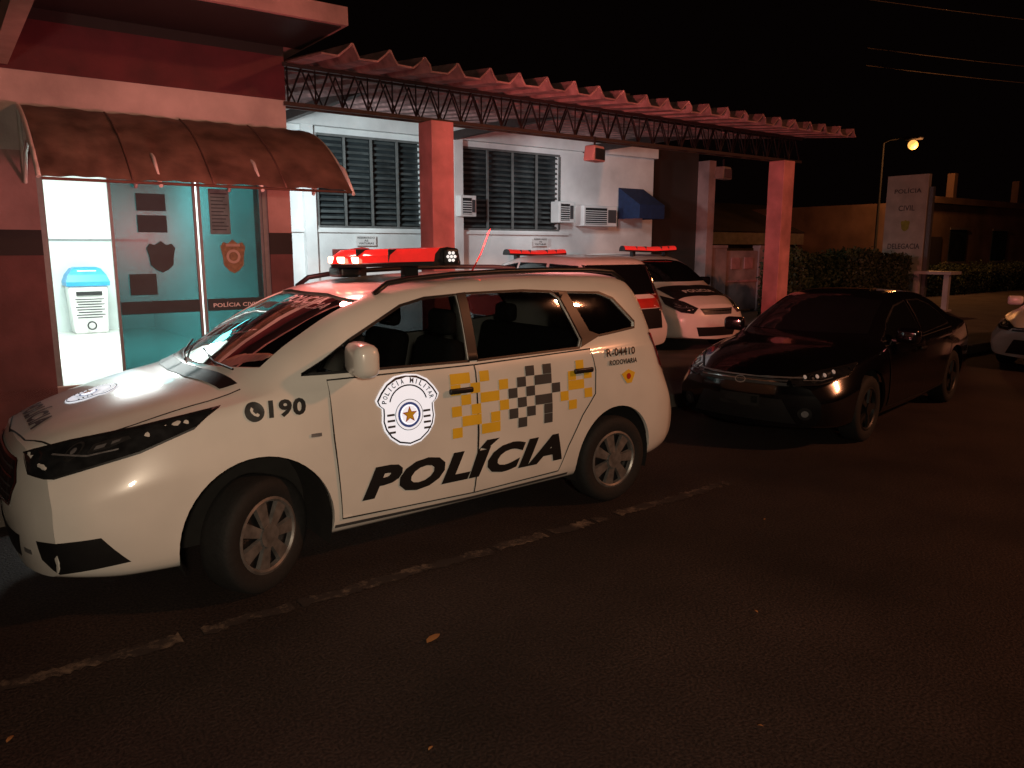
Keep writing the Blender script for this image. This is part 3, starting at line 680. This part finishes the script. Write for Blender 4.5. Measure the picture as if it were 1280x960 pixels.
# ------------------------------------------------------------------ setting
def sheet(name,x0,y0,x1,y1,z,mat):
    bm=bmesh.new(); bm.faces.new([bm.verts.new(p) for p in ((x0,y0,z),(x1,y0,z),(x1,y1,z),(x0,y1,z))])
    o=mkobj(name,bm,mat); o['kind']='structure'; return o
sheet('ground',-300,-300,400,400,-.012,M['concrete'])
sheet('road',-60,-9,160,5.98,0,M['asphalt'])
o=boxes('kerb',[((-60,5.98,-.1),(160,6.12,.153))],M['kerb'],bev=.015); o['kind']='structure'
o=boxes('pavement',[((-60,6.12,-.1),(160,40,.15))],M['pave']); o['kind']='structure'
bm=bmesh.new(); n=400; up=[];lo=[]
for i in range(n+1):
    x=-3+7.9*i/n; w=.02*math.sin(x*7)+.015*math.sin(x*19)
    up.append(bm.verts.new((x,3.745+random.uniform(-.022,.012)+w*.3,.004))); lo.append(bm.verts.new((x,3.64+random.uniform(-.01,.025)+w*.5,.004)))
gapn=0
for i in range(n):
    if gapn>0: gapn-=1; continue
    if random.random()<.035: gapn=random.randint(1,5); continue
    bm.faces.new((lo[i],lo[i+1],up[i+1],up[i]))
o=mkobj('parking_bay_marking',bm,M['line']); o['kind']='structure'
for (x,y,s,r) in ((1.73,2.95,.05,.4),(.05,3.25,.022,1),(.9,2.0,.016,2),(1.3,2.25,.014,.4),(3.2,2.2,.016,1.2),(2.4,1.6,.012,2.2),(4.4,3.0,.016,.3)):
    bm=bmesh.new(); pts=[(-1,0),(-.6,.35),(0,.45),(.7,.3),(1.1,0),(.6,-.3),(0,-.4),(-.6,-.25)]
    c=bm.verts.new((0,0,.012)); vs=[bm.verts.new((a*s,b*s,.006+.012*abs(b))) for a,b in pts]
    for i in range(8): bm.faces.new((c,vs[i],vs[(i+1)%8]))
    o=mkobj('fallen_leaf',bm,M['dry']); o.location=(x,y,.003); o.rotation_euler=(0,0,r); top(o,'small dry brown leaf lying on the asphalt','leaf','dry leaves on the road')
# ------------------------------------------------------------------ police station
B=thing('police_station','single-storey police station with pink entrance block and white wing','building',(3,10,.15))
W=dict(parent=B,world=True)
FZ=.6
boxes('entrance_wall',[((-4,8,.15),(.8,8.22,1.78)),((2.83,8,.15),(3.07,8.22,1.78)),((-4,7.995,1.78),(.8,8.22,2.0),1),((2.83,7.995,1.78),(3.07,8.22,2.0),1),
  ((-4,8,2.0),(.8,8.22,2.67),2),((2.83,8,2.0),(3.07,8.22,2.67),2),((-4,8,2.67),(3.07,8.22,3.33),3),((-4,7.99,3.33),(3.07,8.22,3.75),4),((-4,7.99,3.75),(3.07,8.22,3.85),1),((.8,8,.15),(2.83,8.22,FZ-.01),3)],
  [M['maroon'],M['band'],M['pinkWall'],M['paleWall'],M['redband']],**W)
boxes('entrance_side_wall',[((2.87,8.22,.15),(3.07,13,3.85)),((-4,8.22,.15),(-3.8,13,3.85))],M['paleWall'],**W)
boxes('roof_slab',[((-4,6.95,3.86),(3.3,13.3,4.02)),],M['pinkWall'],**W)
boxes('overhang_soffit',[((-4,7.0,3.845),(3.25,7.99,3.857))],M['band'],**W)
boxes('overhang_beam',[((.56,5.4,3.36),(.68,7.99,3.50))],M['wood'],**W)
box('camera_housing',(.42,7.85,3.42),(.12,.25,.14),M['band'],B,True,bev=.02)
boxes('interior_wall',[((.2,13.3,FZ),(2.86,13.4,3.6)),((.1,8.23,FZ),(.2,13.3,3.6)),((2.76,8.23,FZ),(2.86,13.3,3.6))],M['interior'],**W)
boxes('wall_tiling',[((.2,13.28,FZ),(2.76,13.298,1.95)),((.2,13.265,1.95),(2.76,13.298,1.98),1),((.202,8.3,FZ),(.215,13.26,1.95))],[M['tile'],M['metal']],**W)
boxes('interior_floor',[((.1,8.0,FZ-.1),(2.86,13.4,FZ)),((.6,7.5,.15),(3.0,7.995,.38),1),((.7,7.75,.381),(2.95,7.995,.5),1)],[M['floor'],M['concrete']],**W)
boxes('interior_ceiling',[((.1,8.23,3.1),(2.86,13.4,3.2))],M['interior'],**W)
boxes('door_frame',[((.8,8.02,2.60),(2.83,8.12,2.67)),((.8,8.02,FZ),(.85,8.12,2.60)),((2.78,8.02,FZ),(2.83,8.12,2.60)),((1.36,8.12,2.55),(2.78,8.15,2.6))],M['metal'],**W)
for (x0,x1) in ((1.36,2.13),(2.15,2.78)):
    d=boxes('door',[((x0,8.05,FZ+.02),(x1,8.062,2.58))],M['teal'],**W)
    boxes('door_rail',[((x0,8.04,FZ+.01),(x1,8.072,FZ+.09)),((x0,8.04,FZ+.09),(x0+.025,8.072,2.56)),((x1-.025,8.04,FZ+.09),(x1,8.072,2.56)),((x0,8.04,2.56),(x1,8.072,2.6))],M['metal'],d)
    boxes('door_strip',[((x0+.03,8.028,1.22),(x1-.03,8.045,1.34))],M['tealdark'],d)
surf('door_lettering',[(textpolys('POLÍCIA CIVIL',.46,.05,0,.02),'plate',0)],(2.46,8.02,1.28),(1,0,0),(0,0,1),None,None,B,True)
badge=[(-.5,.28),(-.38,.42),(-.2,.38),(0,.5),(.2,.38),(.38,.42),(.5,.28),(.42,.0),(.4,-.25),(.2,-.42),(0,-.5),(-.2,-.42),(-.4,-.25),(-.42,0)]
def bd(cx,cz,w,h): return [(cx+a*w,cz+b*h) for a,b in badge]
surf('door_badge',[([bd(0,0,.25,.34)],'goldv',0),([circ(0,.0,.07)],'wood',.002),([circ(0,0,.045)],'goldv',.004),([rect(-.07,.10,.07,.125)],'wood',.002)],(2.46,8.03,1.76),(1,0,0),(0,0,1),None,None,B,True)
surf('door_badge',[([bd(0,0,.26,.30)],'tealdark',0)],(1.78,8.03,1.76),(1,0,0),(0,0,1),None,None,B,True)
lines=[rect(-.08,.17-.035*i,.08-.02*(i%3),.18-.035*i) for i in range(11)]
surf('door_pane_mark',[([rect(-.1,-.22,.1,.22)],'tealpale',0),(lines,'tealdark',.002)],(2.35,8.03,2.2),(1,0,0),(0,0,1),None,None,B,True)
surf('door_pane_mark',[([rect(-.13,-.08,.13,.08)],'tealdark',0),([rect(-.13,-.28,.13,-.12)],'tealdark',0)],(1.72,8.03,2.27),(1,0,0),(0,0,1),None,None,B,True)  # dark rectangles painted for window-like reflections in the door glass
surf('door_pane_mark',[([rect(-.12,-.1,.12,.1)],'tealdark',0)],(1.60,8.03,1.5),(1,0,0),(0,0,1),None,None,B,True)
surf('wall_notice',[([circ(0,0,.045)],'grey',0),([rect(-.05,-.09,.05,-.06)],'grey',0)],(1.1,13.26,2.55),(1,0,0),(0,0,1),None,None,B,True)
X0,X1=.74,3.3; nx=96; bm=bmesh.new()
prof=[(7.98-.98*t,3.04-.66*(.45*t+.55*t*t)) for t in [i/14 for i in range(15)]]
G=[]
for i in range(nx+1):
    x=X0+(X1-X0)*i/nx; u=(i%24)/24
    G.append([bm.verts.new((x,y,z+.014*math.sin(u*math.pi)*(.5+j/28)+.004*math.sin(i*.9+j*.5))) for j,(y,z) in enumerate(prof)])
for i in range(nx):
    for j in range(14): bm.faces.new((G[i][j],G[i+1][j],G[i+1][j+1],G[i][j+1]))
bmesh.ops.solidify(bm,geom=bm.faces[:],thickness=.012)
aw=mkobj('awning',bm,M['awn'],B,True,smooth=True,sharp=40)
for x in (X0-.02,X0+.85,X0+1.7,X1+.02):
    bm=bmesh.new()
    addtube(bm,[(x,y,z-(.0 if x<X0 else .03)) for y,z in prof],.018,6)
    addtube(bm,[(x,7.98,2.40),(x,7.75,2.63),(x,7.45,2.70),(x,7.2,2.60),(x,7.02,2.38)],.016,6)
    addtube(bm,[(x,7.985,3.0),(x,7.985,2.40)],.016,6)
    mkobj('awning_bracket',bm,M['awnrib'],B,True)
for k in range(1,4):
    x=X0+(X1-X0)*k/4
    tube('awning_rib',[(x,y,z+.004) for y,z in prof],.009,M['awnseam'],B,True,seg=6)
tube('awning_edge',[(X0,prof[-1][0],prof[-1][1]-.01),(X1,prof[-1][0],prof[-1][1]-.01)],.012,M['awnseam'],B,True)
WX=[(5.49,7.58),(8.46,10.97)]
boxes('wing_wall',[((3.07,13,.15),(13.85,13.25,2.2)),((3.07,13,3.8),(13.85,13.25,4.5)),((3.07,13,2.2),(5.49,13.25,3.8)),((7.58,13,2.2),(8.46,13.25,3.8)),((10.97,13,2.2),(13.85,13.25,3.8))],M['whiteWall'],**W)
for x in (5.2,8.22): boxes('wing_pilaster',[((x,12.88,.15),(x+.2,13,3.9))],M['whiteWall'],**W)
boxes('wing_beam',[((3.07,12.86,3.9),(13.85,13,4.12))],M['whiteWall'],**W)
boxes('window_sill',[((3.4,12.95,2.12),(11.2,13,2.17))],M['whiteWall'],**W)
for x0,x1 in WX:
    w=boxes('window',[((x0,13.16,2.2),(x1,13.19,3.8))],M['windark'],**W)
    bm=bmesh.new(); rows=15
    for i in range(rows):
        z=2.25+1.55*i/rows
        for j in range(4):
            xa=x0+(x1-x0)*j/4; xb=x0+(x1-x0)*(j+1)/4
            addbox(bm,((xa+xb)/2,13.09,z+.03),(xb-xa-.02,.012,.05),Matrix.Rotation(rad(-35+random.uniform(-9,9)),3,'X'))
    mkobj('window_louvres',bm,M['louvre'],w)
    L=[((x0,13.0,2.2),(x1,13.04,2.24)),((x0,13.0,3.76),(x1,13.04,3.8))]
    for i in range(5):
        x=x0+(x1-x0)*i/4; L.append(((x-.018,12.995,2.24),(x+.018,13.035,3.76)))
    boxes('window_frame',L,M['winframe'],w)
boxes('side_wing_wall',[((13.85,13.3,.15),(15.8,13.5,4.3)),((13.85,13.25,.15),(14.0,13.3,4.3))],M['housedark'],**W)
boxes('corner_pilaster',[((15.8,12.95,.15),(16.05,13.5,4.0))],M['pinkWall'],**W)
for x in (6.35,10.4):
    surf('wall_sign',[([rect(-.2,-.09,.2,.09)],'plate',0),(off2(textpolys('RESERVADO',.34,.035,0,.02),0,.05),'blacktxt',.003),(off2(textpolys('AS',.08,.035,0,.02),0,0),'blacktxt',.003),(off2(textpolys('VIATURAS',.3,.035,0,.02),0,-.05),'blacktxt',.003)],(x,12.94,1.98),(1,0,0),(0,0,1),None,None,B,True)
bm=bmesh.new()
vs=[bm.verts.new(p) for p in ((12.7,12.98,3.2),(13.5,12.98,3.2),(13.5,12.3,2.8),(12.7,12.3,2.8),(13.5,12.3,2.5),(12.7,12.3,2.5),(12.7,12.98,2.5),(13.5,12.98,2.5))]
bm.faces.new((vs[0],vs[1],vs[2],vs[3])); bm.faces.new((vs[3],vs[2],vs[4],vs[5])); bm.faces.new((vs[0],vs[3],vs[5],vs[6])); bm.faces.new((vs[1],vs[2],vs[4],vs[7]))
mkobj('blue_awning',bm,M['bluef'],B,True)
def ac(x0,x1,z0,z1):
    t=thing('air_conditioner','white window air conditioning unit set in the white wall','air conditioner',((x0+x1)/2,12.9,z0),group='air conditioners on the wall')
    boxes('casing',[((x0,12.72,z0),(x1,13.0,z1))],M['whiteWall'],t,True,bev=.015)
    boxes('grille',[((x0+.05,12.71,z0+.04),(x0+(x1-x0)*.68,12.722,z1-.05))],M['gap'],t,True)
    boxes('grille_slats',[((x0+.05,12.70,z0+.05+i*.045),(x0+(x1-x0)*.68,12.709,z0+.065+i*.045)) for i in range(int((z1-z0-.1)/.045))],M['whiteWall'],t,True)
    boxes('control_panel',[((x0+(x1-x0)*.72,12.705,z0+.08),(x1-.04,12.719,z1-.08))],M['grey'],t,True)
ac(11.42,12.42,2.32,2.76); ac(10.72,11.15,2.38,2.82); ac(8.25,8.62,2.45,2.85)
# ------------------------------------------------------------------ canopy
C=thing('canopy','open carport canopy with wavy roof edge, steel truss and salmon columns','canopy',(7.5,9,.15))
for x in (4.86,11.62):
    bm=bmesh.new(); addbox(bm,(x,8,(.15+3.28)/2),(.30,.30,3.28-.15),None,0,.012); addbox(bm,(x,8,.25),(.36,.36,.2),None,0,.01)
    mkobj('column',bm,M['salmon'],C,True)
bm=bmesh.new()
for zz in (3.30,3.68):
    addbox(bm,(7.6,8,zz),(9.1,.045,.04)); addbox(bm,(7.6,8.16,zz),(9.1,.035,.035))
n=30
for i in range(n):
    a=3.1+9.0*i/n; b=3.1+9.0*(i+1)/n; m=(a+b)/2
    addtube(bm,[(a,8,3.32),(m,8,3.66)],.011,5); addtube(bm,[(m,8,3.66),(b,8,3.32)],.011,5)
    addtube(bm,[(m,8.16,3.32),(a,8.16,3.66)],.009,5); addtube(bm,[(m,8.16,3.32),(b,8.16,3.66)],.009,5)
    addtube(bm,[(a,8,3.3),(a,8.0,3.68)],.009,5)
mkobj('truss',bm,M['truss'],C,True)
for x in (4.86,8.2,11.62): box('rafter',(x,10.6,3.95),(.1,4.7,.14),M['truss'],C,True)
bm=bmesh.new(); pitch=.40; x=3.1; prof=[]
while x<12.05:
    prof+=[(x,0),(x+.17,0.0),(x+.26,.075),(x+.30,.12),(x+.325,.12),(x+.37,.05)]; x+=pitch
prof.append((x,0))
A=[];ys=[7.12,8,10,13.0]
for y in ys: A.append([bm.verts.new((px,y+(random.uniform(-.02,.02) if y<8 else 0),3.63+pz+(y-7.12)*.1+.008*math.sin(px*2.3)*(1 if y<8 else 0))) for px,pz in prof])
for a,b in zip(A[:-1],A[1:]):
    for i in range(len(prof)-1): bm.faces.new((a[i],a[i+1],b[i+1],b[i]))
bmesh.ops.recalc_face_normals(bm,faces=bm.faces)
bmesh.ops.solidify(bm,geom=bm.faces[:],thickness=.018)
mkobj('roof_sheet',bm,M['roof'],C,True)
def flood(x,y,z,rz,mat='pinkWall'):
    t=thing('floodlight','unlit boxy floodlight hanging from the canopy truss','floodlight',(x,y,z),rz,'floodlights on the canopy')
    bm=bmesh.new(); vs=addbox(bm,(0,0,-.12),(.32,.16,.2),None,0,.02)
    for v in vs:
        if v.co.z>-.1: v.co.x*=.8
    mkobj('housing',bm,M[mat],t); tube('bracket',[(0,0,.1),(0,0,-.03)],.015,M['truss'],t)
    boxes('lens',[((-.12,-.095,-.2),(.12,-.082,-.06))],M['windark'],t)
flood(7.22,7.85,3.2,.3); flood(10.6,8.4,3.18,.2,'concrete')
t=thing('trash_bin','white waste bin with blue swing lid inside the entrance','trash bin',(1.80,13.0,FZ))
bm=bmesh.new()
vs=addbox(bm,(0,0,.35),(.52,.42,.7),None,0,.03)
for v in vs: 
    k=.86+.14*v.co.z/.7; v.co.x*=k; v.co.y*=k
mkobj('bin_body',bm,M['plate'],t,smooth=True)
bm=bmesh.new()
A=[];sec=[(.28,.24,.70),(.285,.245,.76),(.25,.21,.86),(.19,.16,.95),(.14,.12,.97)]
for a_,b_,z_ in sec: A.append([bm.verts.new((a_*sx,b_*sy,z_)) for sx,sy in ((-1,-1),(1,-1),(1,1),(-1,1))])
for a_,b_ in zip(A[:-1],A[1:]):
    for k in range(4): bm.faces.new((a_[k],a_[(k+1)%4],b_[(k+1)%4],b_[k]))
bm.faces.new(A[0]); bm.faces.new(A[-1])
mkobj('lid',bm,M['binblue'],t)
bm=bmesh.new(); bm.faces.new([bm.verts.new(p) for p in ((-.16,-.238,.775),(.16,-.238,.775),(.12,-.176,.925),(-.12,-.176,.925))]); mkobj('lid_flap',bm,M['plate'],t)
surf('printed_notice',[([rect(-.17,.56,.17,.62)],'blacktxt',0),([rect(-.19+.015*(i%3),.50-.038*i,.19-.04*(i%2),.515-.038*i) for i in range(8)],'blacktxt',0),(strip(circ(0,.12,.055),.02,True),'blacktxt',0)],(0,-.235,0),(1,0,0),(0,0,1),None,None,t)
# ------------------------------------------------------------------ right-hand surroundings
w=thing('boundary_wall','low pale boundary wall with a metal gate beside the station','wall',(18,13.2,.15))
boxes('wall',[((16.05,13,.15),(16.7,13.2,1.85)),((18.1,13,.15),(19.2,13.2,1.85)),((16.05,12.97,1.85),(16.7,13.23,1.92)),((18.1,12.97,1.85),(19.2,13.23,1.92))],M['pinkWall'],w,True)
boxes('gate',[((16.72,13.05,.2),(18.08,13.1,1.78)),((16.95,13.02,1.3),(17.3,13.048,1.6),1),((17.5,13.02,1.3),(17.85,13.048,1.6),1),((16.72,13.02,.95),(18.08,13.048,1.0),1)],[M['pinkWall'],M['salmon']],w,True)
def hedge(name,label,x0,x1,y0,y1,z1,n):
    V=[];Fc=[]
    def leaf(p,s):
        a=Vector([random.gauss(0,1) for _ in range(3)]).normalized(); b=a.cross(Vector((random.gauss(0,1),random.gauss(0,1),.3))).normalized()
        k=len(V); V.extend([tuple(p+a*s),tuple(p+b*s*.55),tuple(p-a*s),tuple(p-b*s*.55)]); Fc.append((k,k+1,k+2,k+3))
    for i in range(n):
        x=random.uniform(x0,x1); zt=z1+.09*math.sin(x*2.1)+.06*math.sin(x*5.3)+random.gauss(0,.05)
        f=random.random()
        if f<.45: p=Vector((x,y0+random.gauss(0,.05)+.05*math.sin(x*3+1),random.uniform(.15,zt)))
        elif f<.75: p=Vector((x,random.uniform(y0,y1),zt+random.gauss(0,.03)))
        elif f<.85: p=Vector((x0+random.gauss(0,.05),random.uniform(y0,y1),random.uniform(.15,zt)))
        else: p=Vector((x,random.uniform(y0,y1),random.uniform(.15,zt)))
        leaf(p,random.uniform(.03,.065))
    me=bpy.data.meshes.new(name); me.from_pydata(V,[],Fc); me.materials.append(M['leaf'])
    o=bpy.data.objects.new(name,me); COL.objects.link(o); top(o,label,'hedge'); 
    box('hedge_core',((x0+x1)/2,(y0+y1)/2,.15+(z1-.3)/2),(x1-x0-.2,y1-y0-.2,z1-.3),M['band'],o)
hedge('hedge','clipped dark green hedge along the station forecourt',15.4,21.0,10.3,11.0,1.62,16000)
hedge('hedge','low dark shrubs in front of the ochre house',24,38,13.2,14.2,1.1,9000)
t=thing('totem_sign','tall pale police sign board with gold crest beside the hedge','sign',(22.1,11.1,.15),0)
bm=bmesh.new(); addbox(bm,(0,0,1.85),(.16,1.15,3.7),None,0,.01); addbox(bm,(0,-.66,1.7),(.12,.1,3.3),None,1)
mkobj('sign_panel',bm,[M['sign'],M['metal']],t)
for s_,w_,z_ in (('POLÍCIA',.75,3.28),('CIVIL',.45,2.8),('DELEGACIA',.9,1.75)):
    surf('sign_lettering',[(off2(textpolys(s_,w_,.15,0,.01),.03,z_),'grey',0)],(-.085,0,0),(0,-1,0),(0,0,1),None,None,t)
surf('sign_crest',[([bd(.03,2.32,.26,.32)],'crest',0)],(-.085,0,0),(0,-1,0),(0,0,1),None,None,t)
t=thing('metal_table','white metal frame table standing on the pavement near the hedge','table',(21.9,10.15,.15))
boxes('table_top',[((-.3,-.62,1.0),(.3,.62,1.08))],M['plate'],t)
for y in (-.4,.4): boxes('leg',[((-.06,y-.07,.05),(.06,y+.07,1.0)),((-.25,y-.08,0),(.25,y+.08,.05))],M['plate'],t)
t=thing('house','ochre flat-roofed house with parapet posts lit by street lamp','house',(36,16,.15))
boxes('wall',[((30.5,15,.15),(52,24,3.6))],M['house'],t,True)
boxes('parapet',[((30.3,14.8,3.6),(52,15,3.85))],M['house'],t,True)
for x in (33.1,39.3,45): boxes('parapet_post',[((x,14.82,3.85),(x+.28,15.1,4.8))],M['house'],t,True)
for x in (33.5,37.5,42): 
    w=boxes('window',[((x,14.96,1.3),(x+1.5,14.99,2.6))],M['windark'],t,True)
    boxes('window_frame',[((x-.08,14.93,1.22),(x+1.58,14.958,1.3)),((x-.08,14.93,2.6),(x+1.58,14.958,2.68))],M['concrete'],w)
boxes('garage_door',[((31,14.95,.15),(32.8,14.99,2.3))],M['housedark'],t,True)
t=thing('house','low whitish neighbouring house behind the boundary wall','house',(30,21,.15))
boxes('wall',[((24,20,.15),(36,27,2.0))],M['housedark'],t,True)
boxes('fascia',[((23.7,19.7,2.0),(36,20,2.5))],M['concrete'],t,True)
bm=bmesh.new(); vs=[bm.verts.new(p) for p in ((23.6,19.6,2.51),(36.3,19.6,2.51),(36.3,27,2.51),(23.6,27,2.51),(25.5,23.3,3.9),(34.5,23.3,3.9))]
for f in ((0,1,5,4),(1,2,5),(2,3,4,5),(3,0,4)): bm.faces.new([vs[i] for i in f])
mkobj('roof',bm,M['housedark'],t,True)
t=thing('street_lamp','tall street lamp with glowing orange sodium head','street lamp',(28.9,15.6,.15))
tube('pole',[(0,0,0),(0,0,3),(0,0,5.55),(0,-.25,5.65),(0,-.9,5.67)],[.06,.05,.04,.035,.03],M['gap'],t)
bm=bmesh.new(); addbox(bm,(0,-1.1,5.60),(.3,.6,.1),None,0,.04); mkobj('lamp_head',bm,M['gap'],t)
bm=bmesh.new(); bmesh.ops.create_uvsphere(bm,u_segments=16,v_segments=10,radius=.17); bmesh.ops.translate(bm,vec=(0,-1.1,5.38),verts=bm.verts); mkobj('lamp_lens',bm,M['sodium'],t,smooth=True)
# overhead cables
for (a,b,sag) in (((28,16,9.0),(60,2,9.5),.6),((28,16,8.4),(60,2,8.9),.6),((20,17,10.2),(58,0,10.4),.8)):
    pts=[(a[0]+(b[0]-a[0])*k/14,a[1]+(b[1]-a[1])*k/14,a[2]+(b[2]-a[2])*k/14-sag*4*(k/14)*(1-k/14)) for k in range(15)]
    o=tube('overhead_cable',pts,.018,M['concrete'],seg=5); top(o,'thin dark overhead cable strung above the street','cable','overhead cables')
# ------------------------------------------------------------------ lights
def light(kind,loc,power,col,size=.1,aim=None,ang=60,blend=.5):
    l=bpy.data.lights.new('lamp',kind); l.energy=power; l.color=col
    if kind=='AREA': l.size=size
    else: l.shadow_soft_size=size
    if kind=='SPOT': l.spot_size=rad(ang); l.spot_blend=blend
    o=bpy.data.objects.new('lamp_light',l); COL.objects.link(o); o.location=loc
    if aim is not None: o.rotation_euler=(Vector(aim)-Vector(loc)).to_track_quat('-Z','Y').to_euler()
    return o
light('SPOT',(-.6,-1.6,2.3),520,(1,.79,.57),.15,(2.9,4.4,1.1),78,.95)
light('AREA',(13,-5,7.5),620,(1,.35,.16),.6,(8,1,0))  # added unseen orange light for road glow and dark car reflections
light('POINT',(2.1,4.75,2.05),30,(1,.24,.21),.12)
light('SPOT',(2.9,4.3,1.97),1000,(1,.24,.22),.1,(10.6,8.2,2.5),86,.9)
light('SPOT',(2.2,5.3,1.97),110,(1,.28,.26),.1,(1.8,8,2.8),120,.8)
light('AREA',(1.5,10.5,3.05),175,(.93,1,.98),1.2,(1.5,10.5,0))
light('SPOT',(3.45,9.9,3.25),820,(.84,.96,1),.25,(7.0,13,1.3),100,.8)
light('SPOT',(9.5,10.6,3.5),130,(.88,.96,1),.25,(11.5,13,1.8),110,.8)
light('POINT',(28.9,14.0,5.0),330,(1,.38,.12),.2)
# ------------------------------------------------------------------ world, camera
wd=bpy.data.worlds.new('World'); S.world=wd; wd.use_nodes=True
bg=wd.node_tree.nodes['Background']; bg.inputs[0].default_value=(.9,.45,.4,1); bg.inputs[1].default_value=.0013
cam=bpy.data.cameras.new('camera'); co=bpy.data.objects.new('camera',cam); COL.objects.link(co)
co.location=(0,0,1.84); co.rotation_euler=(rad(80),0,rad(-36.7)); cam.sensor_width=36; cam.lens=27.03; cam.clip_end=1000
S.camera=co
S.view_settings.view_transform='Standard'; S.view_settings.look='None'; S.view_settings.exposure=0
